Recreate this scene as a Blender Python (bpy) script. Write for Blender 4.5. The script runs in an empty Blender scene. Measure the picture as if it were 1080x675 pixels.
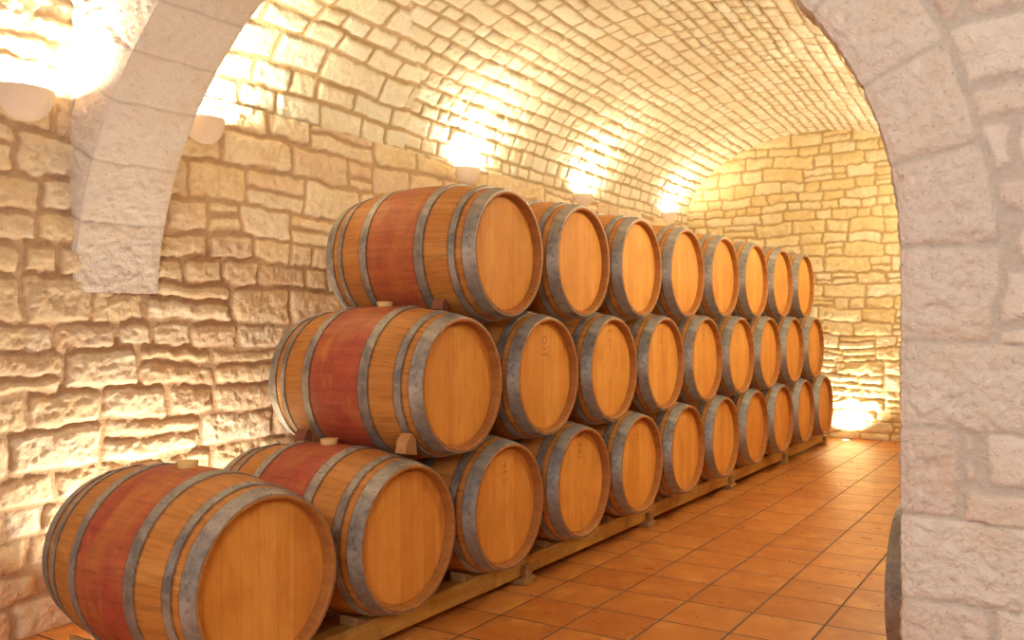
import bpy, math, random
import numpy as np
from mathutils import Matrix, Vector

rng = np.random.RandomState(7)
random.seed(11)
SC = bpy.context.scene
COL = SC.collection
PI = math.pi

# ------------------------------------------------------------------ helpers
LAT = np.random.RandomState(3).rand(8, 256, 256)


def vnoise(x, y, k=0):
    x = np.asarray(x, float); y = np.asarray(y, float)
    xi = np.floor(x).astype(int); yi = np.floor(y).astype(int)
    fx = x - xi; fy = y - yi
    fx = fx * fx * fx * (fx * (fx * 6 - 15) + 10); fy = fy * fy * fy * (fy * (fy * 6 - 15) + 10)
    L = LAT[k % 8]
    a = L[xi & 255, yi & 255]; b = L[(xi + 1) & 255, yi & 255]
    c = L[xi & 255, (yi + 1) & 255]; d = L[(xi + 1) & 255, (yi + 1) & 255]
    return (a + (b - a) * fx) * (1 - fy) + (c + (d - c) * fx) * fy * 1.0 - 0.0


def fbm(x, y, k=0, n=4, gain=0.5):
    s = 0.0; a = 1.0; t = 0.0
    for i in range(n):
        s = s + a * vnoise(x * 2 ** i + 17.3 * i, y * 2 ** i + 9.1 * i, k + i); t += a; a *= gain
    return s / t - 0.5


def smooth01(t):
    t = np.clip(t, 0, 1)
    return t * t * (3 - 2 * t)


def mesh_from(name, verts, faces, mat=None, parent=None, uv=None, smooth=False, angle=None, attrs=None, mats=None):
    me = bpy.data.meshes.new(name)
    me.from_pydata([tuple(v) for v in verts], [], [tuple(f) for f in faces])
    if uv is not None:
        lay = me.uv_layers.new(name='UVMap')
        for p in me.polygons:
            for li in p.loop_indices:
                lay.data[li].uv = uv[me.loops[li].vertex_index]
    if smooth:
        me.polygons.foreach_set('use_smooth', [True] * len(me.polygons))
        if angle is not None:
            me.set_sharp_from_angle(angle=angle)
    me.update()
    o = bpy.data.objects.new(name, me)
    COL.objects.link(o)
    if mat is not None:
        me.materials.append(mat)
    if parent is not None:
        o.parent = parent
    return o


def grid_mesh(name, P, mat, attrs=None, flip=False):
    """P: (nu, nv, 3) array of points -> one smooth mesh."""
    nu, nv = P.shape[:2]
    idx = np.arange(nu * nv).reshape(nu, nv)
    a = idx[:-1, :-1].ravel(); b = idx[1:, :-1].ravel(); c = idx[1:, 1:].ravel(); d = idx[:-1, 1:].ravel()
    q = np.stack([a, b, c, d] if not flip else [a, d, c, b], 1).astype(np.int32)
    me = bpy.data.meshes.new(name)
    me.vertices.add(nu * nv); me.vertices.foreach_set('co', P.reshape(-1).astype(np.float32))
    me.loops.add(q.size); me.loops.foreach_set('vertex_index', q.ravel())
    me.polygons.add(len(q)); me.polygons.foreach_set('loop_start', np.arange(0, q.size, 4, dtype=np.int32))
    me.polygons.foreach_set('loop_total', np.full(len(q), 4, np.int32))
    me.update(calc_edges=True)
    me.polygons.foreach_set('use_smooth', np.ones(len(q), bool))
    for k, v in (attrs or {}).items():
        at = me.attributes.new(k, 'FLOAT', 'POINT'); at.data.foreach_set('value', v.reshape(-1).astype(np.float32))
    me.materials.append(mat)
    o = bpy.data.objects.new(name, me); COL.objects.link(o)
    return o


def empty(name, loc=(0, 0, 0)):
    o = bpy.data.objects.new(name, None); o.empty_display_size = 0.1
    COL.objects.link(o); o.location = loc
    return o


def tag(o, label=None, cat=None, group=None, kind=None):
    for k, v in (('label', label), ('category', cat), ('group', group), ('kind', kind)):
        if v:
            o[k] = v
    return o


def copy_thing(o, parent=None):
    c = o.copy(); COL.objects.link(c)
    if parent is not None:
        c.parent = parent
    for ch in list(o.children):
        copy_thing(ch, c)
    return c


class Geo:
    def __init__(self): self.v = []; self.f = []; self.uv = []

    def add(self, vs, fs, uvs=None):
        n = len(self.v); self.v += [tuple(p) for p in vs]; self.f += [tuple(i + n for i in f) for f in fs]
        self.uv += list(uvs) if uvs is not None else [(0, 0)] * len(vs)

    def lathe(self, prof, n=72, a0=0.0, a1=2 * PI, close_prof=False):
        """profile of (x, r); revolved about the x axis. uv = (angle share, x)."""
        full = abs(a1 - a0 - 2 * PI) < 1e-6
        m = len(prof); vs = []; uvs = []; fs = []
        na = n + 1
        for i in range(na):
            a = a0 + (a1 - a0) * i / n
            for x, r in prof:
                vs.append((x, r * math.cos(a), r * math.sin(a))); uvs.append((i / n, x))
        jm = m if close_prof else m - 1
        for i in range(n):
            for j in range(jm):
                j2 = (j + 1) % m
                fs.append((i * m + j, i * m + j2, (i + 1) * m + j2, (i + 1) * m + j))
        self.add(vs, fs, uvs)

    def box(self, x0, x1, y0, y1, z0, z1, b=0.0):
        if b <= 0:
            vs = [(x, y, z) for x in (x0, x1) for y in (y0, y1) for z in (z0, z1)]
            self.add(vs, [(0, 1, 3, 2), (4, 6, 7, 5), (0, 4, 5, 1), (2, 3, 7, 6), (0, 2, 6, 4), (1, 5, 7, 3)])
            return
        # chamfered box
        c = ((x0 + x1) / 2, (y0 + y1) / 2, (z0 + z1) / 2); h = ((x1 - x0) / 2, (y1 - y0) / 2, (z1 - z0) / 2)
        ids = {}; vs = []
        for sx in (-1, 1):
            for sy in (-1, 1):
                for sz in (-1, 1):
                    s = (sx, sy, sz)
                    for ax in range(3):
                        p = [c[k] + s[k] * (h[k] - (0 if k == ax else b)) for k in range(3)]
                        ids[(s, ax)] = len(vs); vs.append(p)
        fs = []
        S = (-1, 1)
        for ax in range(3):
            o1, o2 = [k for k in range(3) if k != ax]
            for sgn in S:
                loop = []
                for s1, s2 in ((-1, -1), (1, -1), (1, 1), (-1, 1)):
                    s = [0, 0, 0]; s[ax] = sgn; s[o1] = s1; s[o2] = s2
                    loop.append(ids[(tuple(s), ax)])
                fs.append(loop if (sgn > 0) == (ax != 1) else loop[::-1])
        for e in range(3):  # edges along axis e
            o1, o2 = [k for k in range(3) if k != e]
            for s1 in S:
                for s2 in S:
                    sa = [0, 0, 0]; sa[o1] = s1; sa[o2] = s2
                    sb = list(sa); sa[e] = -1; sb[e] = 1
                    sa, sb = tuple(sa), tuple(sb)
                    fs.append([ids[(sa, o1)], ids[(sb, o1)], ids[(sb, o2)], ids[(sa, o2)]])
        for s in [(a, b_, c_) for a in S for b_ in S for c_ in S]:
            fs.append([ids[(s, 0)], ids[(s, 1)], ids[(s, 2)]])
        self.add(vs, fs)

    def build(self, name, mat, parent=None, smooth=False, angle=None):
        o = mesh_from(name, self.v, self.f, mat, parent, self.uv, smooth, angle)
        import bmesh
        bm = bmesh.new(); bm.from_mesh(o.data)
        bmesh.ops.recalc_face_normals(bm, faces=bm.faces); bm.to_mesh(o.data); bm.free()
        return o


# ------------------------------------------------------------------ materials
class NT:
    def __init__(self, name):
        self.m = bpy.data.materials.new(name); self.m.use_nodes = True
        self.t = self.m.node_tree; self.b = self.t.nodes['Principled BSDF']

    def n(self, kind, **kw):
        nd = self.t.nodes.new('ShaderNode' + kind)
        ins = kw.pop('ins', {})
        for k, v in kw.items():
            setattr(nd, k, v)
        for k, v in ins.items():
            self.put(nd.inputs[k], v)
        return nd

    def put(self, sock, v):
        if isinstance(v, bpy.types.NodeSocket):
            self.t.links.new(v, sock)
        else:
            sock.default_value = v

    def math(self, op, a, b=None, c=None, clamp=False):
        nd = self.n('Math', operation=op, use_clamp=clamp)
        self.put(nd.inputs[0], a)
        if b is not None: self.put(nd.inputs[1], b)
        if c is not None: self.put(nd.inputs[2], c)
        return nd.outputs[0]

    def mix(self, f, a, b, mode='MIX'):
        nd = self.n('Mix', data_type='RGBA', blend_type=mode)
        self.put(nd.inputs['Factor'], f)
        for s, v in (('A', a), ('B', b)):
            sk = [i for i in nd.inputs if i.name == s and i.type == 'RGBA'][0]
            self.put(sk, v if isinstance(v, bpy.types.NodeSocket) else (*v, 1))
        return [o for o in nd.outputs if o.type == 'RGBA'][0]

    def noise(self, vec, scale, detail=4.0, rough=0.55, dist=0.0):
        nd = self.n('TexNoise', ins={'Scale': scale, 'Detail': detail, 'Roughness': rough, 'Distortion': dist})
        if vec is not None: self.put(nd.inputs['Vector'], vec)
        return nd.outputs['Fac']

    def rng(self, v, a, b, c=0.0, d=1.0):
        nd = self.n('MapRange', ins={'Value': v, 'From Min': a, 'From Max': b, 'To Min': c, 'To Max': d})
        return nd.outputs['Result']

    def attr(self, name, kind='GEOMETRY'):
        return self.n('Attribute', attribute_name=name, attribute_type=kind).outputs['Fac']

    def coord(self, which='Object'):
        return self.n('TexCoord').outputs[which]

    def scale_vec(self, vec, s):
        nd = self.n('VectorMath', operation='MULTIPLY'); self.put(nd.inputs[0], vec); nd.inputs[1].default_value = s
        return nd.outputs[0]

    def bump(self, h, strength, dist):
        nd = self.n('Bump', ins={'Height': h, 'Strength': strength, 'Distance': dist})
        self.put(self.b.inputs['Normal'], nd.outputs['Normal'])


def stone_mat(name, cols, mortar, ochre=(.66, .40, .14), ochre_amt=.35, rough=.92, pits=.35):
    k = NT(name); co = k.coord()
    r = k.attr('srnd'); mo = k.attr('mort')
    c = k.mix(k.rng(r, .0, .45), cols[0], cols[1])
    c = k.mix(k.rng(r, .55, 1.0), c, cols[2])
    big = k.noise(co, 5.0, 5, .6)
    c = k.mix(k.math('MULTIPLY', k.rng(big, .48, .72), ochre_amt), c, ochre)
    mid = k.noise(co, 22.0, 5, .62, .3)
    c = k.mix(k.rng(mid, .55, .80, 0, .35), c, tuple(x * .62 for x in cols[2]))
    c = k.mix(k.rng(mid, .45, .22, 0, .5), c, tuple(min(1, x * 1.12 + .03) for x in cols[0]))
    fine = k.noise(co, 95.0, 3, .6)
    c = k.mix(k.rng(fine, .60, .74, 0, pits), c, tuple(x * .42 for x in cols[2]))
    mc = k.mix(k.noise(co, 60.0, 4, .6), tuple(x * .8 for x in mortar), tuple(min(1, x * 1.15) for x in mortar))
    c = k.mix(mo, c, mc)
    k.put(k.b.inputs['Base Color'], c)
    k.b.inputs['Roughness'].default_value = rough
    k.b.inputs['Specular IOR Level'].default_value = .2
    h = k.math('ADD', k.math('MULTIPLY', k.noise(co, 38.0, 6, .65, .4), .7), k.math('MULTIPLY', fine, .3))
    k.bump(h, .85, .016)
    return k.m


M = {}
M['wall'] = stone_mat('wall_stone', [(.83, .72, .53), (.80, .64, .40), (.73, .56, .39)], (.54, .37, .22), ochre_amt=.5)
M['vault'] = stone_mat('vault_stone', [(.86, .82, .68), (.84, .78, .60), (.80, .70, .50)], (.52, .38, .21), ochre_amt=.22)
M['back'] = stone_mat('back_wall_stone', [(.88, .79, .58), (.84, .71, .43), (.80, .64, .34)], (.53, .37, .18), ochre_amt=.45)
M['arch'] = stone_mat('dressed_stone', [(.80, .735, .65), (.75, .675, .585), (.70, .60, .52)], (.60, .535, .465), ochre=(.72, .52, .34), ochre_amt=.45, pits=.6)
M['plain'] = stone_mat('plain_plaster', [(.78, .69, .58)] * 3, (.7, .6, .5))


def floor_mat():
    k = NT('terracotta_tiles'); co = k.coord()
    sx = k.n('SeparateXYZ', ins={0: co}); x, y = sx.outputs[0], sx.outputs[1]
    u = k.math('DIVIDE', k.math('ADD', k.math('SUBTRACT', x, .3405), k.math('MULTIPLY', k.math('SUBTRACT', y, 2.0), .0044)), .3125)
    v = k.math('DIVIDE', k.math('SUBTRACT', y, 1.507), .3098)
    iu = k.math('FLOOR', u); iv = k.math('FLOOR', v)
    fu = k.math('SUBTRACT', u, iu); fv = k.math('SUBTRACT', v, iv)
    du = k.math('MINIMUM', fu, k.math('SUBTRACT', 1.0, fu)); dv = k.math('MINIMUM', fv, k.math('SUBTRACT', 1.0, fv))
    d = k.math('MINIMUM', du, dv)
    wob = k.math('MULTIPLY', k.math('SUBTRACT', k.noise(co, 30.0, 3), .5), .006)
    d = k.math('ADD', d, wob)
    grout = k.rng(d, .020, .012)
    cv = k.n('CombineXYZ', ins={0: iu, 1: iv, 2: 0.0})
    wn = k.n('TexWhiteNoise', noise_dimensions='3D', ins={'Vector': cv.outputs[0]})
    c = k.mix(wn.outputs['Value'], (.48, .165, .030), (.60, .240, .055))
    off = k.n('VectorMath', operation='MULTIPLY_ADD', ins={0: wn.outputs['Color'], 1: (9, 9, 9), 2: co}).outputs[0]
    cl = k.noise(off, 6.0, 3, .5, 0.0)
    c = k.mix(k.rng(cl, .45, .95, 0, .9), c, (.40, .105, .020))
    c = k.mix(k.rng(cl, .45, .25, 0, .7), c, (.72, .34, .09))
    c = k.mix(grout, c, (.10, .05, .025))
    k.put(k.b.inputs['Base Color'], c)
    rr = k.rng(k.noise(off, 14.0, 4), .3, .7, .26, .42)
    k.put(k.b.inputs['Roughness'], k.math('ADD', rr, k.math('MULTIPLY', grout, .4)))
    k.b.inputs['Specular IOR Level'].default_value = .45
    h = k.math('ADD', k.math('MULTIPLY', grout, -1.0), k.math('MULTIPLY', k.noise(off, 9.0, 3), .5))
    k.bump(h, .35, .006)
    return k.m


M['floor'] = floor_mat()


def stave_mat():
    k = NT('oak_staves'); uv = k.n('UVMap').outputs[0]
    s = k.n('SeparateXYZ', ins={0: uv}); a, x = s.outputs[0], s.outputs[1]
    orand = k.n('ObjectInfo').outputs['Random']
    N = 25.0
    st = k.math('FLOOR', k.math('MULTIPLY', a, N))
    fr = k.math('SUBTRACT', k.math('MULTIPLY', a, N), st)
    seed = k.math('ADD', st, k.math('MULTIPLY', orand, 91.0))
    wn = k.n('TexWhiteNoise', noise_dimensions='1D', ins={'W': seed}).outputs['Value']
    gv = k.n('CombineXYZ', ins={0: k.math('MULTIPLY', a, 60.0), 1: k.math('MULTIPLY', x, 2.6), 2: seed}).outputs[0]
    g1 = k.noise(gv, 1.6, 6, .65, .5)
    gv2 = k.n('CombineXYZ', ins={0: k.math('MULTIPLY', a, 5.0), 1: k.math('MULTIPLY', x, 5.0), 2: k.math('MULTIPLY', orand, 40.0)}).outputs[0]
    blot = k.noise(gv2, 1.8, 5, .6, .4)
    c = k.mix(wn, (.52, .205, .042), (.60, .265, .065))
    c = k.mix(k.rng(g1, .45, .72, 0, .7), c, (.28, .10, .02))
    c = k.mix(k.rng(blot, .52, .8, 0, .55), c, (.36, .13, .022))
    # wine stain round the bung, between the two bilge hoops
    stain = k.attr('stain', 'OBJECT')
    edge = k.math('MULTIPLY', k.rng(k.math('ABSOLUTE', x), .178, .168), stain)
    sn = k.noise(gv2, 1.1, 4, .6, .6)
    edge = k.math('MULTIPLY', edge, k.rng(sn, .34, .58, .40, 1.0))
    red = k.mix(k.rng(g1, .35, .7), (.46, .075, .045), (.32, .04, .035))
    red = k.mix(k.rng(blot, .46, .28), red, (.58, .19, .055))
    red = k.mix(k.rng(k.noise(gv2, 4.5, 4, .6, .8), .5, .72, 0, .6), red, (.20, .03, .025))
    c = k.mix(k.math('MULTIPLY', edge, .92), c, red)
    # dark smudges where hoops have bled, then shadow lines painted beside each hoop edge
    sm = k.noise(gv, 3.5, 3, .5)
    c = k.mix(k.rng(sm, .60, .74, 0, .55), c, (.11, .065, .03))
    seam = k.math('MINIMUM', fr, k.math('SUBTRACT', 1.0, fr))
    hoop_shade = None
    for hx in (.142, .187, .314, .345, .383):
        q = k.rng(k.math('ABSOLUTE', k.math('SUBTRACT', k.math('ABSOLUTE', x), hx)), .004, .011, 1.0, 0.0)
        hoop_shade = q if hoop_shade is None else k.math('MAXIMUM', hoop_shade, q)
    c = k.mix(k.math('MULTIPLY', hoop_shade, k.rng(g1, .3, .6, .35, .8)), c, (.07, .03, .014))
    c = k.mix(k.rng(seam, .014, .005, 0, .30), c, (.09, .035, .012))
    k.put(k.b.inputs['Base Color'], c)
    k.b.inputs['Roughness'].default_value = .5
    k.b.inputs['Specular IOR Level'].default_value = .35
    h = k.math('ADD', k.rng(seam, .0, .03), k.math('MULTIPLY', g1, .35))
    k.bump(h, .3, .003)
    return k.m


def head_mat():
    k = NT('oak_head'); uv = k.n('UVMap').outputs[0]
    s = k.n('SeparateXYZ', ins={0: uv}); a, z = s.outputs[0], s.outputs[1]
    orand = k.n('ObjectInfo').outputs['Random']
    t = k.math('DIVIDE', k.math('ADD', a, k.math('ADD', k.math('MULTIPLY', orand, .05), 1.0)), .073)
    st = k.math('FLOOR', t); fr = k.math('SUBTRACT', t, st)
    seed = k.math('ADD', st, k.math('MULTIPLY', orand, 57.0))
    wn = k.n('TexWhiteNoise', noise_dimensions='1D', ins={'W': seed}).outputs['Value']
    gv = k.n('CombineXYZ', ins={0: k.math('MULTIPLY', a, 38.0), 1: k.math('MULTIPLY', z, 2.0), 2: seed}).outputs[0]
    g1 = k.noise(gv, 1.7, 6, .65, .35)
    gv2 = k.n('CombineXYZ', ins={0: k.math('MULTIPLY', a, 9.0), 1: k.math('MULTIPLY', z, 4.0), 2: k.math('MULTIPLY', orand, 30.0)}).outputs[0]
    blot = k.noise(gv2, 1.3, 4, .6, .5)
    c = k.mix(wn, (.67, .285, .052), (.76, .365, .078))
    c = k.mix(k.rng(g1, .46, .78, 0, .38), c, (.42, .145, .02))
    c = k.mix(k.rng(blot, .45, .8, 0, .6), c, (.48, .165, .022))
    spot = k.noise(gv2, 6.0, 2, .5)
    c = k.mix(k.rng(spot, .72, .8, 0, .4), c, (.22, .09, .03))
    seam = k.math('MINIMUM', fr, k.math('SUBTRACT', 1.0, fr))
    c = k.mix(k.rng(seam, .022, .008, 0, .4), c, (.30, .11, .03))
    k.put(k.b.inputs['Base Color'], c)
    k.b.inputs['Roughness'].default_value = .6
    k.b.inputs['Specular IOR Level'].default_value = .18
    k.bump(k.math('ADD', k.rng(seam, 0, .03), k.math('MULTIPLY', g1, .3)), .22, .002)
    return k.m


def hoop_mat():
    k = NT('galvanised_hoop'); co = k.coord()
    orand = k.n('ObjectInfo').outputs['Random']
    n1 = k.noise(co, 9.0, 5, .65, .3); n2 = k.noise(co, 60.0, 3, .6)
    c = k.mix(k.rng(n1, .35, .65), (.20, .19, .185), (.52, .48, .42))
    c = k.mix(k.rng(n2, .55, .72, 0, .65), c, (.12, .09, .07))
    c = k.mix(k.math('MULTIPLY', orand, .3), c, (.30, .29, .30))
    k.put(k.b.inputs['Base Color'], c)
    k.b.inputs['Metallic'].default_value = .55
    k.put(k.b.inputs['Roughness'], k.rng(n1, .3, .7, .38, .6))
    k.bump(n2, .15, .002)
    return k.m


def plain_wood(name, c0, c1, ax=1, rough=.6):
    k = NT(name); co = k.coord()
    sc = [30.0, 30.0, 30.0]; sc[ax] = 2.0
    g = k.noise(k.scale_vec(co, sc), 1.5, 6, .65, .5)
    b = k.noise(co, 7.0, 4, .6)
    c = k.mix(k.rng(g, .3, .7), c0, c1)
    c = k.mix(k.rng(b, .5, .75, 0, .6), c, tuple(x * .45 for x in c1))
    k.put(k.b.inputs['Base Color'], c); k.b.inputs['Roughness'].default_value = rough
    k.b.inputs['Specular IOR Level'].default_value = .3
    k.bump(g, .3, .004)
    return k.m


def simple(name, col, rough=.7, metal=0.0, var=.12):
    k = NT(name); co = k.coord()
    c = k.mix(k.noise(co, 18.0, 4, .6), tuple(x * (1 - var) for x in col), tuple(min(1, x * (1 + var)) for x in col))
    k.put(k.b.inputs['Base Color'], c); k.b.inputs['Roughness'].default_value = rough
    k.b.inputs['Metallic'].default_value = metal
    return k.m


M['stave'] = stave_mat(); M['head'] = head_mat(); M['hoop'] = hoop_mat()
M['rail'] = plain_wood('rack_timber', (.66, .41, .10), (.46, .24, .045), 1)
M['foot'] = plain_wood('rack_foot_timber', (.40, .23, .09), (.27, .14, .05), 0)
M['chock'] = plain_wood('chock_wood', (.48, .29, .13), (.34, .18, .07), 0)
M['wedge'] = plain_wood('wedge_wood', (.58, .31, .12), (.42, .20, .07), 2)
M['wedge_red'] = plain_wood('stained_wedge_wood', (.30, .11, .05), (.20, .06, .03), 2)
M['chime'] = plain_wood('chime_oak', (.47, .20, .05), (.31, .115, .027), 0)
M['bung'] = simple('bung_silicone', (.72, .50, .20), .55)
M['stamp'] = simple('scorched_mark', (.40, .165, .035), .7)
M['plaster'] = simple('sconce_plaster', (.80, .66, .52), .85, 0, .06)
M['steel'] = simple('brushed_steel', (.55, .52, .48), .35, .9)

# ------------------------------------------------------------------ stonework


class Rubble:
    """coursed rubble: tells for each (u, v) the distance to its stone's edge and a random number per stone."""

    def __init__(self, seed, vmin, vmax, umin, umax, h, w, warp=(.022, .008), split=.25, joint=(.006, .010)):
        r = np.random.RandomState(seed); self.seed = seed; self.warp = warp; self.joint = joint
        b = [vmin - .3]
        while b[-1] < vmax + .3: b.append(b[-1] + r.uniform(*h))
        self.vb = np.array(b); self.rows = []
        for i in range(len(b) - 1):
            hh = b[i + 1] - b[i]
            q = [umin - .5 - r.rand() * .4]
            while q[-1] < umax + .5: q.append(q[-1] + max(.08, r.uniform(*w) * (0.75 + .5 * (hh - h[0]) / max(1e-6, h[1] - h[0]))))
            q = np.array(q); n = len(q)
            self.rows.append((q, r.rand(n), r.rand(n) < split * (hh > (h[0] + h[1]) / 2 * .95), r.uniform(.38, .62, n), r.rand(n)))

    def __call__(self, U, V):
        w1, w2 = self.warp; k = self.seed
        u = U + w1 * 2 * fbm(U * 3.1, V * 3.1, k, 2) + w2 * 2 * fbm(U * 16, V * 16, k + 2, 2)
        v = V + w1 * 2.4 * fbm(U * 2.3 + 50, V * 2.3, k + 1, 2) + w2 * 2 * fbm(U * 14 + 31, V * 14, k + 3, 2)
        ci = np.clip(np.searchsorted(self.vb, v, 'right') - 1, 0, len(self.rows) - 1)
        dx = np.zeros_like(u); dy = np.zeros_like(u); rn = np.zeros_like(u); cx = np.zeros_like(u); cy = np.zeros_like(u)
        for c in np.unique(ci):
            m = ci == c; q, r1, sp, sf, r2 = self.rows[c]
            uu = u[m]; vv = v[m]
            j = np.clip(np.searchsorted(q, uu, 'right') - 1, 0, len(q) - 2)
            v0 = np.full(uu.shape, self.vb[c]); v1 = np.full(uu.shape, self.vb[c + 1]); rr = r1[j].copy()
            s = sp[j]; mid = v0 + (v1 - v0) * sf[j]
            up = s & (vv > mid); dn = s & ~up
            v0 = np.where(up, mid, v0); v1 = np.where(dn, mid, v1); rr = np.where(up, r2[j], rr)
            dx[m] = np.minimum(uu - q[j], q[j + 1] - uu); dy[m] = np.minimum(vv - v0, v1 - vv); rn[m] = rr
            cx[m] = (uu - (q[j] + q[j + 1]) / 2); cy[m] = (vv - (v0 + v1) / 2)
        rc = .028
        ex = np.clip(rc - dx, 0, None); ey = np.clip(rc - dy, 0, None)
        d = np.where((ex > 0) & (ey > 0), rc - np.hypot(ex, ey), np.minimum(dx, dy))
        d = d - self.joint[0] - self.joint[1] * ((rn * 7.31) % 1)
        return d, rn, cx, cy


def relief(U, V, d, rn, cx, cy, depth=.024, rock=.016, k=0, edge=.022):
    prof = np.where(d > 0, 1 - np.exp(-np.clip(d, 0, 1) / edge * 1.6), 0.0)
    tilt = ((rn * 13.7) % 1 - .5) * .07 * cx + ((rn * 29.3) % 1 - .5) * .10 * cy
    off = ((rn * 5.17) % 1 - .5) * .014
    rid = 1 - np.abs(2 * fbm(U * 11 + V * 5 + rn * 40, V * 16 - U * 4 + rn * 17, k, 3)) * 2.4
    rid2 = 1 - np.abs(2 * fbm(U * 27 - V * 9 + rn * 70, V * 34 + U * 8 + rn * 27, k + 3, 2)) * 2.2
    rough = (fbm(U * 6 + rn * 60, V * 7 + rn * 33, k + 1, 5, .62) * 1.25 + (rid - .6) * .30 + (rid2 - .6) * .24)
    h = prof * (depth + off + tilt + rock * rough)
    h = h + (1 - prof) * .006 * fbm(U * 22, V * 22, k + 4, 3)
    mort = 1 - smooth01(d / .010)
    return h, mort


def stone_surface(name, mat, U, V, base, nrm, gen, flip=False, extra=None, **kw):
    d, rn, cx, cy = gen(U, V)
    h, mort = relief(U, V, d, rn, cx, cy, **kw)
    P = base + nrm * h[..., None]
    return grid_mesh(name, P, mat, {'srnd': rn, 'mort': mort}, flip)


def graded(a, b, s0, s1):
    out = [a]
    while out[-1] < b:
        t = (out[-1] - a) / (b - a); out.append(out[-1] + s0 + (s1 - s0) * t)
    out[-1] = b
    return np.array(out)


SPRING = 2.45; RISE = .975; Y0 = -.06; Y1 = 7.62


def wall_x(y): return -1.535 - .050 * (np.asarray(y) - Y0)


# left wall: beside the barrels, from the entrance bay to the back wall
ys = np.concatenate([graded(-2.6, -1.2, .02, .009)[:-1], graded(-1.2, 7.75, .0075, .018)])
zs = np.concatenate([np.arange(-.02, SPRING, .0085), [SPRING]])
U, V = np.meshgrid(ys, zs, indexing='ij')
base = np.stack([wall_x(U), U, V], -1)
nrm = np.broadcast_to(np.array([1, 0.05, 0.0]) / math.hypot(1, .05), base.shape)
genL = Rubble(21, 0, 3.6, -3, 8, (.115, .215), (.20, .50), warp=(.028, .014), split=.3)
w = stone_surface('wall_left', M['wall'], U, V, base, nrm, genL, flip=False, depth=.020, rock=.022, k=1)
tag(w, kind='structure')
# the same wall goes on up above the springing in the entrance bay
ysn = graded(-2.6, -.30, .014, .010); zsn = np.arange(SPRING, 3.62, .010)
U, V = np.meshgrid(ysn, zsn, indexing='ij')
base = np.stack([wall_x(U), U, V], -1); nrm = np.broadcast_to(np.array([1, 0.05, 0.0]) / math.hypot(1, .05), base.shape)
w = stone_surface('wall_left_upper', M['wall'], U, V, base, nrm, genL, depth=.020, rock=.022, k=1)
tag(w, kind='structure')

# barrel vault
ysv = graded(Y0 - .12, Y1 + .10, .010, .018)
ph = np.linspace(0, PI, 330)
PHI, YY = np.meshgrid(ph, ysv, indexing='xy')
tt = (YY - Y0) / (Y1 - Y0)
xl = wall_x(YY); xr = 1.86 + (1.12 - 1.86) * tt
xc = (xl + xr) / 2; a = (xr - xl) / 2
base = np.stack([xc - a * np.cos(PHI), YY, SPRING + RISE * np.sin(PHI)], -1)
nx = np.cos(PHI) / a; nz = -np.sin(PHI) / RISE
ln = np.hypot(nx, nz); nrm = np.stack([nx / ln, 0 * nx, nz / ln], -1)
seg = np.hypot(np.diff(base[..., 0], axis=1), np.diff(base[..., 2], axis=1))
ARC = np.concatenate([np.zeros((len(ysv), 1)), np.cumsum(seg, 1)], 1)
ARC = ARC * (4.3 / ARC[:, -1:])
gA = Rubble(33, 0, 4.4, -1, 9, (.12, .19), (.22, .46), warp=(.020, .008), split=.12)
gB = Rubble(35, 0, 4.4, -1, 9, (.095, .135), (.13, .30), warp=(.013, .006), split=.0, joint=(.004, .008))


def gen_vault(U_, V_):
    A = gA(U_, V_); B = gB(U_, V_)
    big = U_ < 1.95 - 1.25 * np.clip(V_ - .45, 0, 9)
    return tuple(np.where(big, p, q) for p, q in zip(A, B))


w = stone_surface('ceiling', M['vault'], YY, ARC, base, nrm, gen_vault, flip=True, depth=.017, rock=.014, k=2, edge=.014)
tag(w, kind='structure')

# back wall
xs = np.arange(-2.05, 1.35, .013); zs = np.arange(-.02, 3.5, .012)
U, V = np.meshgrid(xs, zs, indexing='ij')
base = np.stack([U, np.full_like(U, Y1), V], -1); nrm = np.broadcast_to(np.array([0, -1.0, 0]), base.shape)
gBk = Rubble(52, 0, 3.6, -2.2, 1.5, (.095, .165), (.13, .42), warp=(.034, .014), split=.30, joint=(.003, .007))
w = stone_surface('wall_back', M['back'], U, V, base, nrm, gBk, flip=False, depth=.024, rock=.030, k=3, edge=.030)
tag(w, kind='structure')

# right wall of the vault (behind the pier), with a niche for the barrel there
ysr = graded(1.75, Y1 + .1, .03, .03); zs = np.arange(-.02, SPRING + .02, .025)
U, V = np.meshgrid(ysr, zs, indexing='ij')
xw = 1.86 - .74 * (U - Y0) / (Y1 - Y0)
base = np.stack([xw, U, V], -1); nrm = np.broadcast_to(np.array([-1.0, -.0, 0]), base.shape)
w = stone_surface('wall_right', M['vault'], U, V, base, nrm, Rubble(61, 0, 2.6, 0, 8, (.12, .19), (.2, .45)), flip=True, k=4)
tag(w, kind='structure')
g = Geo()
g.box(1.70, 3.0, 1.75, 1.95, 0, 2.5); g.box(2.75, 2.95, -.06, 1.95, 0, 2.5); g.box(1.83, 2.95, -.06, 1.95, 1.75, 2.6)
w = g.build('wall_niche', M['plain']); tag(w, kind='structure')

# transverse arch on its pier, and the front of its wall
prof = [(1.867, -.03), (1.867, .539), (1.867, .85), (1.868, 1.159), (1.871, 1.40), (1.869, 1.48), (1.863, 1.58), (1.848, 1.672), (1.829, 1.757), (1.787, 1.863),
        (1.703, 2.015), (1.630, 2.112), (1.45, 2.37), (1.20, 2.635), (.75, 2.905), (.20, 3.03), (-.40, 2.905), (-.70, 2.745), (-.902, 2.602), (-1.083, 2.43),
        (-1.227, 2.249), (-1.364, 2.011), (-1.455, 1.765), (-1.498, 1.55), (-1.51, 1.44)]
pp = np.array(prof)


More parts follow.
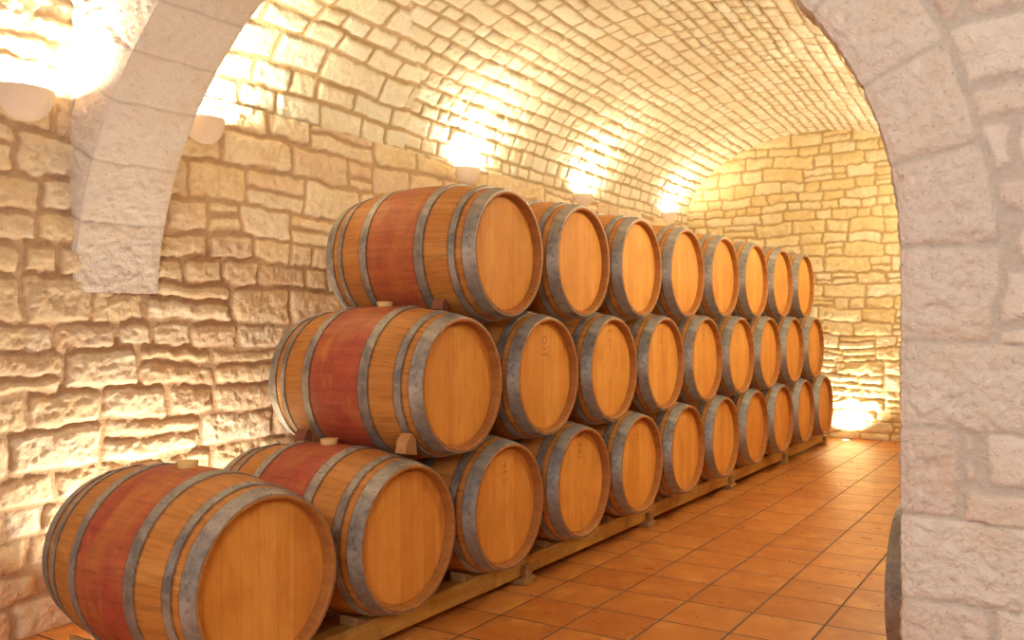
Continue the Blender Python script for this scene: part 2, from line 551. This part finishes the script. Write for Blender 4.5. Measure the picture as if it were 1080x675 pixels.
def catmull(p, n=24):
    out = []
    q = np.vstack([2 * p[0] - p[1], p, 2 * p[-1] - p[-2]])
    for i in range(1, len(q) - 2):
        t = np.linspace(0, 1, n, endpoint=False)[:, None]
        d01 = np.linalg.norm(q[i] - q[i - 1]) ** .5; d12 = np.linalg.norm(q[i + 1] - q[i]) ** .5; d23 = np.linalg.norm(q[i + 2] - q[i + 1]) ** .5
        m1 = (q[i + 1] - q[i]) + d12 * ((q[i] - q[i - 1]) / d01 - (q[i + 1] - q[i - 1]) / (d01 + d12))
        m2 = (q[i + 1] - q[i]) + d12 * ((q[i + 2] - q[i + 1]) / d23 - (q[i + 2] - q[i]) / (d12 + d23))
        out.append((2 * t**3 - 3 * t**2 + 1) * q[i] + (t**3 - 2 * t**2 + t) * m1 + (-2 * t**3 + 3 * t**2) * q[i + 1] + (t**3 - t**2) * m2)
    out.append(p[-1:])
    return np.vstack(out)


cv = catmull(pp); cl = np.concatenate([[0], np.cumsum(np.hypot(*np.diff(cv, axis=0).T))]); TOT = cl[-1]


def at_len(s): return np.stack([np.interp(s, cl, cv[:, 0]), np.interp(s, cl, cv[:, 1])], -1)


def len_at(x, z): return cl[np.argmin((cv[:, 0] - x) ** 2 + (cv[:, 1] - z) ** 2)]


ARCH_Y = -.47; DEP = .43
s_right = graded(0, len_at(1.63, 2.11), .0060, .0060)
s_top = graded(s_right[-1], len_at(-.6, 2.8), .02, .02)
s_left = graded(s_top[-1], TOT, .0075, .0075)
ss = np.concatenate([s_right, s_top[1:], s_left[1:]])
RC = .014
t_back = -np.array([1.35, 1.2, 1.0, .8, .6, .5, DEP + .02])
t_soff = np.arange(-DEP, -.02, .0085)
t_edge = np.arange(-.02, .03, .004)
tf = np.concatenate([np.arange(.03, .46, .0060), graded(.46, .95, .012, .06)[0:]])
ts = np.concatenate([t_back, t_soff, t_edge, tf])
S, T = np.meshgrid(ss, ts, indexing='ij')
pt = at_len(S)
e = .04
tg = at_len(np.clip(S + e, 0, TOT)) - at_len(np.clip(S - e, 0, TOT))
tg = tg / np.linalg.norm(tg, axis=-1, keepdims=True)
on = np.stack([tg[..., 1], -tg[..., 0]], -1)      # outward from the opening
Tf = np.clip(T, 0, None); Tb = np.clip(-DEP - T, 0, None); Tsoff = np.clip(T, -DEP, 0)
out_d = Tf + Tb
yy = ARCH_Y - Tsoff + 0 * S
x = pt[..., 0] + on[..., 0] * out_d; z = pt[..., 1] + on[..., 1] * out_d
base = np.stack([x, yy, z], -1)
# normals: soffit looks into the opening, faces look along -y / +y; blended round the edge
wf = smooth01((T + RC) / (2 * RC)); wb = smooth01((-DEP - T + RC) / (2 * RC)); wsft = 1 - wf - wb
nr = np.stack([-on[..., 0] * wsft, -wf + wb, -on[..., 1] * wsft], -1)
nr = nr / np.maximum(1e-6, np.linalg.norm(nr, axis=-1, keepdims=True))
# round the arris a little
rnd = RC * .5 * (np.exp(-(T / RC) ** 2) + np.exp(-((T + DEP) / RC) ** 2))
base = base - nr * rnd[..., None]
# blocks of the dressed ring: joints along the arch and the width of each block on the front face
jz = [0, .40, .632, .835, 1.045, 1.245, 1.470]
jl = [len_at(1.867, q) for q in jz]
jl += [len_at(1.850, 1.665), len_at(1.787, 1.863), len_at(1.668, 2.062)]
left_j = [len_at(-.902, 2.61), len_at(-1.083, 2.43), len_at(-1.227, 2.249), len_at(-1.364, 2.011), len_at(-1.458, 1.757), TOT + .2]
jl += list(np.linspace(jl[-1], left_j[0], 13)[1:-1]) + left_j
jl = np.array(jl)
wid = [.22, .20, .60, .130, .60, .205, .205, .205, .205, .23] + [.24] * 40
wid = np.array(wid[:len(jl)])
jw = np.random.RandomState(5).rand(len(jl))
jit = .010 * 2 * fbm(S * 4, T * 4 + 9, 2, 2) + .004 * 2 * fbm(S * 25, T * 25, 4, 2)
Sj = S + jit
bi = np.clip(np.searchsorted(jl, Sj, 'right') - 1, 0, len(jl) - 2)
ds = np.minimum(Sj - jl[bi], jl[bi + 1] - Sj)
tw = wid[bi] + jit * 1.6
inring = T < tw
dt = np.where(T > 0, tw - T, .5)
rc = .02
ex = np.clip(rc - ds, 0, None); ey = np.clip(rc - dt, 0, None)
d1 = np.where((ex > 0) & (ey > 0), rc - np.hypot(ex, ey), np.minimum(ds, dt)) - np.where(T > .01, .0030, .0020)
genR = Rubble(77, -1, 5, -3, 5, (.09, .17), (.16, .34), warp=(.024, .012), split=.1, joint=(.008, .008))
d2, r2, cx2, cy2 = genR(x * 1.0, z)
d2 = np.minimum(d2, T - tw - .010)
soff = (T < 0) & (T > -DEP)
d = np.where(inring, d1, d2); rn = np.where(inring, jw[bi] * .9 + .05, r2)
prof_h = np.where(d > 0, 1 - np.exp(-np.clip(d, 0, 1) / .008), 0)
# tooling: chisel marks on the dressed faces, rock face on the rubble
tool = fbm(S * 34 + rn * 20, T * 20 + S * 10, 3, 3, .55) * .010 + (np.abs(fbm(S * 40 + 9 * fbm(S * 20, T * 20, 1, 2), T * 40 + 9 * fbm(S * 20 + 5, T * 20, 2, 2), 6, 2)) - .1) * .030 + fbm(S * 6, T * 6, 1, 3) * .016
tool_s = fbm(S * 30 + T * 24, T * 13 - S * 11, 5, 3, .55) * .009 + (np.abs(fbm(S * 36, T * 26 - S * 14, 6, 2)) - .1) * .018 + fbm(S * 5, T * 5, 1, 2) * .008
rock = fbm(x * 9 + rn * 50, z * 10, 6, 4, .6) * .030 + .010
hh = prof_h * np.where(inring, np.where(soff, .006 + tool_s, .010 + tool), rock)
hh = hh + (1 - prof_h) * .004 * fbm(x * 40, z * 40, 2, 3)
hh = hh * (1 - .6 * np.exp(-(T / .03) ** 2) - .75 * np.exp(-((T + DEP) / .03) ** 2)); hh = np.where(T < -DEP, 0, hh)
mort = 1 - smooth01(d / .007); mort = np.where(T < -DEP, 0, mort)
Pw = base + nr * hh[..., None]
w = grid_mesh('wall_front', Pw, M['arch'], {'srnd': rn, 'mort': mort}, flip=False)
tag(w, kind='structure')

# floor, and the plain shell of the entrance bay where the camera stands
g = Geo(); g.box(-2.3, 3.4, -6.0, 7.9, -.12, 0); f = g.build('floor', M['floor']); tag(f, kind='structure')
g = Geo(); g.box(-1.9, 3.5, -6.0, -.3, 3.60, 3.75); w = g.build('ceiling_entrance', M['plain']); tag(w, kind='structure')
g = Geo(); g.box(3.3, 3.5, -6.0, 0.0, 0, 3.6); w = g.build('wall_right_entrance', M['plain']); tag(w, kind='structure')
g = Geo(); g.box(-1.75, -1.45, -6.0, -2.55, 0, 3.6); w = g.build('wall_left_entrance', M['plain']); tag(w, kind='structure')

# ------------------------------------------------------------------ barrels
L = .885; RB = .3398; RE = .284; HC = .3425    # length, belly radius, end radius, axis height above the base


def rad(x):
    u = x / (L / 2)
    return RE + (RB - RE) * (1 - abs(u) ** 2.1)


def on_axis(geo):  # lathe is about z=0; lift to the barrel's axis height
    geo.v = [(x, y, z + HC) for x, y, z in geo.v]
    return geo


ORD = ['first', 'second', 'third', 'fourth', 'fifth', 'sixth', 'seventh', 'eighth', 'ninth', 'tenth', 'eleventh']


def make_barrel():
    root = empty('wine_barrel')
    g = Geo()
    xo = np.linspace(-L / 2, L / 2, 33)
    pr = [(-L / 2 + .001, RE - .003), (-L / 2 + .001, RE)]
    pr += [(x, rad(x)) for x in xo[1:-1]]
    pr += [(L / 2 - .001, RE), (L / 2 - .001, RE - .003)]
    g.lathe(pr, 100)
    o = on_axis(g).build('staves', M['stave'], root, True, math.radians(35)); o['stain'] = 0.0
    for sgn in (1, -1):
        g = Geo()
        g.lathe([(sgn * (L / 2 - a_), r_) for a_, r_ in ((.0012, RE - .0005), (0, RE - .003), (0, RE - .009), (.005, RE - .014), (.040, RE - .019), (.0405, RE - .010), (.0014, RE - .002))], 100)
        on_axis(g).build('chime', M['chime'], root, True, math.radians(30))
    for sgn in (1, -1):
        g = Geo()
        x0 = sgn * (L / 2 - .034); n = 64
        prof_ = [(x0 - sgn * .005, RE - .014), (x0 - sgn * .005, RE - .0215), (x0 - sgn * .0005, RE - .028), (x0, 0.16), (x0, 0.05)]
        vs = []; uv = []; fs = []
        for i in range(n):
            a = 2 * PI * i / n
            for px, r in prof_:
                vs.append((px, r * math.cos(a), r * math.sin(a))); uv.append((r * math.cos(a), r * math.sin(a)))
        m = len(prof_)
        for i in range(n):
            for j in range(m - 1):
                i2 = (i + 1) % n; fs.append((i * m + j, i * m + j + 1, i2 * m + j + 1, i2 * m + j))
        vs.append((x0, 0, 0)); uv.append((0, 0))
        for i in range(n):
            fs.append((i * m + m - 1, len(vs) - 1, ((i + 1) % n) * m + m - 1))
        g.add(vs, fs, uv); on_axis(g).build('head', M['head'], root, False)
    for (x1, x2) in ((-.002, -.060), (-.098, -.128), (-.256, -.300)):
        for sgn in (1, -1):
            xa, xb = sgn * (L / 2 + x1), sgn * (L / 2 + x2)
            g = Geo(); th = .0040
            mid = (xa + xb) / 2
            q = [(xa, rad(xa) - .003), (xa, rad(xa) + th), (mid, rad(mid) + th), (xb, rad(xb) + th), (xb, rad(xb) - .003)]
            g.lathe(q, 100)
            # the riveted lap of the strap and its rivets
            hw = abs(xb - xa)
            for a0 in (1.50,):
                g.lathe([(xa, rad(xa) + th), (xa, rad(xa) + th + .0022), (xb, rad(xb) + th + .0022), (xb, rad(xb) + th)], 8, a0, a0 + .26)
            for a in (1.56, 1.70, 2.92):
                for fx in ((.3, .7) if a < 2 else (.5,)):
                    xr = xa + (xb - xa) * fx; rr = rad(xr) + th + (.002 if a < 2 else 0)
                    c = Vector((xr, rr * math.cos(a), rr * math.sin(a))); nn = Vector((0, math.cos(a), math.sin(a))); tt_ = Vector((0, -math.sin(a), math.cos(a)))
                    vs = []; fs = []
                    for ring, (rr2, hh2) in enumerate(((.0052, -.001), (.0045, .0018), (.0022, .0030))):
                        for i in range(8):
                            b = 2 * PI * i / 8; vs.append(c + Vector((1, 0, 0)) * rr2 * math.cos(b) + tt_ * rr2 * math.sin(b) + nn * hh2)
                    for r_ in range(2):
                        for i in range(8): fs.append((r_ * 8 + i, r_ * 8 + (i + 1) % 8, (r_ + 1) * 8 + (i + 1) % 8, (r_ + 1) * 8 + i))
                    fs.append(tuple(range(16, 24))); g.add(vs, fs)
            on_axis(g).build('hoop', M['hoop'], root, True, math.radians(30))
    # bung on top of the belly
    g = Geo(); n = 24; vs = []; fs = []
    pr = [(.033, RB - .016), (.035, RB + .005), (.0375, RB + .018), (.036, RB + .0215), (.018, RB + .0205)]
    for i in range(n):
        a = 2 * PI * i / n
        for r, z in pr: vs.append((r * math.cos(a), r * math.sin(a), z))
    m = len(pr)
    for i in range(n):
        for j in range(m - 1): i2 = (i + 1) % n; fs.append((i * m + j, i2 * m + j, i2 * m + j + 1, i * m + j + 1))
    fs.append(tuple(i * m + m - 1 for i in range(n)))
    g.add(vs, fs); on_axis(g).build('bung', M['bung'], root, True, math.radians(40))
    return root


ROW_DY = .7206
rows = {'bottom': (.453, -.7206, 11), 'middle': (1.032, .3603, 9), 'top': (1.615, .7290, 8)}
STAIN = {('bottom', 0): 1.0, ('bottom', 1): 1.0, ('middle', 0): .95, ('top', 0): .72}
YAW = {('bottom', 0): -2.4, ('middle', 0): -.25}
proto = make_barrel(); first = True


def stamp_mesh(kind, parent):
    g = Geo(); x0 = L / 2 - .0340

    def bar(y0, z0, y1, z1, w):
        d = Vector((0, y1 - y0, z1 - z0)); n_ = Vector((0, -d.z, d.y)).normalized() * w / 2
        A = Vector((x0, y0, z0 + HC)); B = Vector((x0, y1, z1 + HC)); X = Vector((.0012, 0, 0))
        vs = [A - n_, A + n_, B + n_, B - n_]; vs = vs + [v + X for v in vs]
        g.add(vs, [(4, 5, 6, 7), (0, 1, 5, 4), (1, 2, 6, 5), (2, 3, 7, 6), (3, 0, 4, 7)])

    def arc(cy, cz, r, a0, a1, w, n=10):
        for i in range(n):
            a, b = a0 + (a1 - a0) * i / n, a0 + (a1 - a0) * (i + 1) / n
            bar(cy + r * math.cos(a), cz + r * math.sin(a), cy + r * math.cos(b), cz + r * math.sin(b), w)
    if kind == 0:
        arc(0, .175, .020, 0, 2 * PI, .005); bar(-.014, .142, 0, .128, .006); bar(0, .128, .014, .142, .006)
        for i in range(5): bar(-.030 + i * .0135, .104, -.021 + i * .0135, .106, .007)
    elif kind == 1:
        arc(0, .205, .016, -.4, PI + .2, .006); arc(0, .165, .014, PI - .3, 2 * PI + .3, .006); bar(-.012, .135, .012, .133, .006); bar(-.010, .115, .010, .118, .005)
    elif kind == 2:
        arc(0, .200, .017, -.6, PI, .006); bar(.013, .19, -.014, .163, .006); bar(-.014, .163, .015, .163, .006); arc(0, .135, .012, .3, 2 * PI - .6, .005)
    elif kind == 3:
        arc(-.004, .185, .007, 0, 2 * PI, .007, 6); bar(-.020, .155, .014, .157, .007); bar(-.018, .125, -.014, .10, .004); bar(.006, .125, .010, .098, .004); bar(.022, .12, .03, .122, .004)
    elif kind == 4:
        bar(-.006, .205, -.004, .185, .005); bar(.006, .205, .008, .186, .005); arc(0, .160, .008, 0, 2 * PI, .005, 8); bar(-.022, .13, .014, .131, .005)
    else:
        arc(0, .170, .0055, 0, 2 * PI, .006, 6); bar(.010, .195, .014, .185, .004)
    return g.build('stamp', M['stamp'], parent)


STAMPS = {('middle', 1): 0, ('middle', 2): 1, ('middle', 3): 2, ('middle', 4): 2, ('bottom', 2): 3, ('bottom', 3): 4, ('bottom', 4): 5, ('middle', 5): 1}
for row, (zc, y0, cnt) in rows.items():
    for i in range(cnt):
        o = proto if first else copy_thing(proto)
        first = False
        jr = random.Random(hash_ if (hash_ := (len(row) * 100 + i)) else 0)
        key = (row, i)
        yaw = math.radians(YAW.get(key, jr.uniform(-.35, .35)))
        # turn about the centre of the front head; front heads all stand in the plane x = 0
        o.location = (-math.cos(yaw) * L / 2, y0 + i * ROW_DY - math.sin(yaw) * L / 2, zc - HC)
        o.rotation_euler = (0, 0, yaw)
        for ch in o.children:
            if ch.name.startswith('staves'): ch['stain'] = STAIN.get(key, .55)
        if key in STAMPS: stamp_mesh(STAMPS[key], o)
        n = ORD[i]
        extra = ''
        if key == ('bottom', 0): lab = 'red-stained oak wine barrel nearest the arch, bottom row, nothing stacked on it'
        elif key in STAIN: lab = f'red-stained oak wine barrel at the near end of the {row} row' if i == 0 else 'red-stained oak wine barrel with a pale bung, second in the bottom row'
        elif i == cnt - 1: lab = f'oak wine barrel at the far end of the {row} row, by the back wall'
        else: lab = f'oak wine barrel with grey hoops, {n} from the near end of the {row} row'
        tag(o, lab, 'barrel', 'oak wine barrels stacked on the rack')
# the top barrel's bung is turned away from the camera
for o in COL.objects:
    if o.get('category') == 'barrel' and 'near end of the top row' in o['label'] and 'red' in o['label']:
        for ch in list(o.children):
            if ch.name.startswith('bung'):
                a = math.radians(-38)
                ch.matrix_local = Matrix.Translation((0, 0, HC)) @ Matrix.Rotation(a, 4, 'X') @ Matrix.Translation((0, 0, -HC))

# the barrel lying in the niche behind the pier
nb = copy_thing([o for o in COL.objects if o.get('category') == 'barrel'][5])
nb.location = (1.652 + L / 2, .775, 0.0); nb.rotation_euler = (0, 0, PI)
tag(nb, 'oak wine barrel mostly hidden behind the stone pier, only its rim showing', 'barrel')
if 'group' in nb: del nb['group']

# ------------------------------------------------------------------ rack, chocks, wedges
RT = .1245
rack = empty('barrel_rack', (-.45, 3.0, 0))
tag(rack, 'long low timber rack on small feet under the bottom row of barrels', 'rack')
FEET = [-.43, 1.055, 2.53, 4.06, 5.50, 6.93]


def local(g, root):
    l = root.location; g.v = [(x - l.x, y - l.y, z - l.z) for x, y, z in g.v]; return g


for (xa, xb) in ((-.225, -.142), (-.745, -.662)):
    for (ya_, yb_) in ((-1.25, 1.075), (1.080, 4.055), (4.060, 6.985)):
        g = Geo(); g.box(xa, xb, ya_, yb_, .034, RT, .006)
        local(g, rack).build('rail', M['rail'], rack)
for y in FEET:
    g = Geo(); g.box(-.80, -.105, y - .05, y + .05, .0, .034, .004); g.box(-.1415, -.108, y - .030, y + .028, .028, .092, .004)
    local(g, rack).build('foot', M['foot'], rack)


def chock(x0, x1, yc, s, lab, grp):
    # low wedge lying on the rail against the barrel's left flank
    g = Geo()
    pr = [(-.105, 0), (-.035, 0), (-.035, .012), (-.105, .040)] if s == 1 else [(-.150, 0), (-.045, 0), (-.045, .028), (-.150, .082)]
    vs = [(x, y, z) for x in (-(x1 - x0) / 2, (x1 - x0) / 2) for y, z in pr]
    g.add(vs, [(0, 1, 2, 3), (7, 6, 5, 4), (0, 4, 5, 1), (1, 5, 6, 2), (2, 6, 7, 3), (3, 7, 4, 0)])
    o = g.build('wooden_chock', M['chock'])
    md = o.modifiers.new('bevel', 'BEVEL'); md.width = .004; md.segments = 2
    o.location = ((x0 + x1) / 2, yc - .065, RT); tag(o, lab, 'chock', grp)


for i in range(11):
    y = -.7206 + i * ROW_DY
    which = 'barrel nearest the arch' if i == 0 else f'{ORD[i]} barrel of the bottom row' if i < 10 else 'last barrel of the bottom row'
    chock(-.225, -.142, y, 1, f'small wooden chock on the front rail, left of the {which}', 'chocks on the rack rails')
chock(-.790, -.680, -.7206, 2, 'small wooden chock on the rear rail, under the back of the nearest barrel', 'chocks on the rack rails')


def wedge(name_lab, x0, x1, dy, dz, mat, sc=1.0):
    pts = [(.035, .764), (.050, .826), (.088, .862), (.122, .832), (.130, .748)]
    c = (.085, .76)
    g = Geo(); m = len(pts); vs = []
    for x in (x0, x1):
        for y, z in pts: vs.append((x - (x0 + x1) / 2, (y - c[0]) * sc * .88, (z - c[1] + .006) * sc * .88))
    g.add(vs, [tuple(range(m)), tuple(range(2 * m - 1, m - 1, -1))] + [(i, (i + 1) % m, m + (i + 1) % m, m + i) for i in range(m)])
    o = g.build('wooden_wedge', mat); md = o.modifiers.new('bevel', 'BEVEL'); md.width = .002; md.segments = 1
    o.location = ((x0 + x1) / 2, c[0] + dy, c[1] + dz); tag(o, name_lab, 'wedge', 'wedges between the stacked barrels')


wedge('pale wooden wedge between the near middle barrel and the one below, at the front', -.122, -.068, 0, .003, M['wedge'], .93)
wedge('reddish wooden wedge behind the bung of the second bottom barrel', -.71, -.645, .0, .012, M['wedge_red'], .66)
wedge('dark wooden wedge under the front of the near top-row barrel', -.23, -.17, .3665, .590, M['wedge_red'], .58)

# ------------------------------------------------------------------ sconces and lights


def make_sconce():
    root = empty('wall_sconce')
    pr = [(.134, 0), (.134, -.012), (.128, -.046), (.108, -.088), (.072, -.120), (.028, -.134), (.0, -.136)]
    inn = [(.0, -.124), (.026, -.122), (.065, -.109), (.098, -.080), (.117, -.043), (.123, -.008), (.123, 0)]
    P_ = pr + inn; m = len(P_); n = 28
    g = Geo(); vs = []; fs = []
    for i in range(n + 1):
        a = -PI / 2 + PI * i / n
        for r, z in P_: vs.append((r * .92 * math.cos(a), r * math.sin(a), z))
    for i in range(n):
        for j in range(m): fs.append((i * m + j, i * m + (j + 1) % m, (i + 1) * m + (j + 1) % m, (i + 1) * m + j))
    g.add(vs, fs); g.build('bowl', M['plaster'], root, True, math.radians(45))
    g = Geo(); g.box(-.02, .012, -.06, .06, -.12, -.02, .004); g.build('back_plate', M['steel'], root)
    return root


def point(name, loc, w, col, r=.04):
    l = bpy.data.lights.new(name, 'POINT'); l.energy = w; l.color = col; l.shadow_soft_size = r
    o = bpy.data.objects.new(name, l); COL.objects.link(o); o.location = loc; return o


WARM = (1.0, .89, .65)
SCONCE_W = 76.0
sp = make_sconce(); first = True
labs = [(-.70, 2.28, 'pale half-bowl wall sconce cut off by the frame edge, left of the arch'),
        (.235, 2.335, 'pale half-bowl wall sconce partly hidden behind the inside of the arch'),
        (2.70, 2.435, 'half-bowl wall sconce glowing above the near end of the top row'),
        (4.67, 2.475, 'half-bowl wall sconce above the second and third barrels of the top row'),
        (6.92, 2.53, 'half-bowl wall sconce farthest back, beside the back wall corner')]
for y, z, lab in labs:
    o = sp if first else copy_thing(sp); first = False
    o.location = (float(wall_x(y)) - .012, y, z); o.rotation_euler = (0, 0, -.05)
    tag(o, lab, 'wall lamp', 'half-bowl sconces along the left wall')
    point('sconce_bulb', (float(wall_x(y)) + .072, y, z - .030), SCONCE_W, WARM, .03)
# the sconces of the opposite wall, behind the pier
for y in (2.3, 4.4, 6.4):
    x = 1.86 - .74 * (y - Y0) / (Y1 - Y0)
    point('opposite_bulb', (x - .16, y, 2.45), 52.0 if y < 5 else 36.0, WARM, .05)

# recessed floor uplights
g = Geo(); 
root = empty('floor_spotlight', (-.03, 7.44, 0)); tag(root, 'small recessed floor spotlight at the foot of the back wall', 'floor lamp')
vs = []; fs = []; n = 24; pr = [(.030, .001), (.034, .005), (.046, .005), (.050, .0)]
for i in range(n):
    a = 2 * PI * i / n
    for r, z in pr: vs.append((r * math.cos(a), r * math.sin(a), z))
for i in range(n):
    for j in range(3): i2 = (i + 1) % n; fs.append((i * 4 + j, i2 * 4 + j, i2 * 4 + j + 1, i * 4 + j + 1))
g.add(vs, fs); g.build('trim_ring', M['steel'], root, True, .6)
k = NT('lamp_lens'); k.b.inputs['Emission Color'].default_value = (1, .8, .5, 1); k.b.inputs['Emission Strength'].default_value = 30.0
g = Geo(); g.add([(.031 * math.cos(2 * PI * i / n), .031 * math.sin(2 * PI * i / n), .003) for i in range(n)], [tuple(range(n))]); g.build('lens', k.m, root)


def spot(name, loc, aim, w, ang, col, r=.03, blend=.6):
    l = bpy.data.lights.new(name, 'SPOT'); l.energy = w; l.color = col; l.spot_size = math.radians(ang); l.spot_blend = blend; l.shadow_soft_size = r
    o = bpy.data.objects.new(name, l); COL.objects.link(o); o.location = loc
    o.rotation_euler = (Vector(aim) - Vector(loc)).to_track_quat('-Z', 'Y').to_euler(); return o


spot('back_uplight', (-.03, 7.44, .03), (-.03, 7.60, .9), 110, 125, WARM)
spot('left_uplight', (-1.18, -.12, .03), (-1.50, -.10, .9), 92, 130, (1.0, .92, .74))

# daylight coming in at the open entrance behind the camera
al = bpy.data.lights.new('entrance_daylight', 'AREA'); al.shape = 'RECTANGLE'; al.size = 1.6; al.size_y = 1.4; al.energy = 98; al.color = (1.0, .965, .93)
ao = bpy.data.objects.new('entrance_daylight', al); COL.objects.link(ao); ao.location = (2.75, -4.7, 2.6)
ao.rotation_euler = Vector((-.42, 1, -.25)).to_track_quat('-Z', 'Y').to_euler()

wd = bpy.data.worlds.new('world'); SC.world = wd; wd.use_nodes = True
bg = wd.node_tree.nodes['Background']; bg.inputs[0].default_value = (1.0, .90, .80, 1); bg.inputs[1].default_value = .6

# ------------------------------------------------------------------ camera
F, yawc, pit, roll = 960.0, .57142, .001522, -.004895
cam = bpy.data.cameras.new('camera'); cam.sensor_width = 36.0; cam.lens = 36.0 * F / 1080.0; cam.clip_start = .05
co = bpy.data.objects.new('camera', cam); COL.objects.link(co)
c, s = math.cos(yawc), math.sin(yawc)
fw = Vector((-s * math.cos(pit), c * math.cos(pit), math.sin(pit))); rt = Vector((c, s, 0)); up = rt.cross(fw)
rt2 = rt * math.cos(roll) + up * math.sin(roll); up2 = up * math.cos(roll) - rt * math.sin(roll)
R = Matrix((rt2, up2, -fw)).transposed()
co.matrix_world = Matrix.Translation((2.264451, -2.788048, 1.301354)) @ R.to_4x4()
SC.camera = co

SC.view_settings.view_transform = 'Standard'; SC.view_settings.look = 'None'
SC.view_settings.gamma = 1.0; SC.view_settings.use_curve_mapping = False
SC.view_settings.exposure = 0.15
SC.cycles.max_bounces = 10; SC.cycles.diffuse_bounces = 5; SC.cycles.glossy_bounces = 3
SC.cycles.use_denoising = True; SC.cycles.sample_clamp_indirect = 8.0; SC.cycles.caustics_reflective = False; SC.cycles.caustics_refractive = False
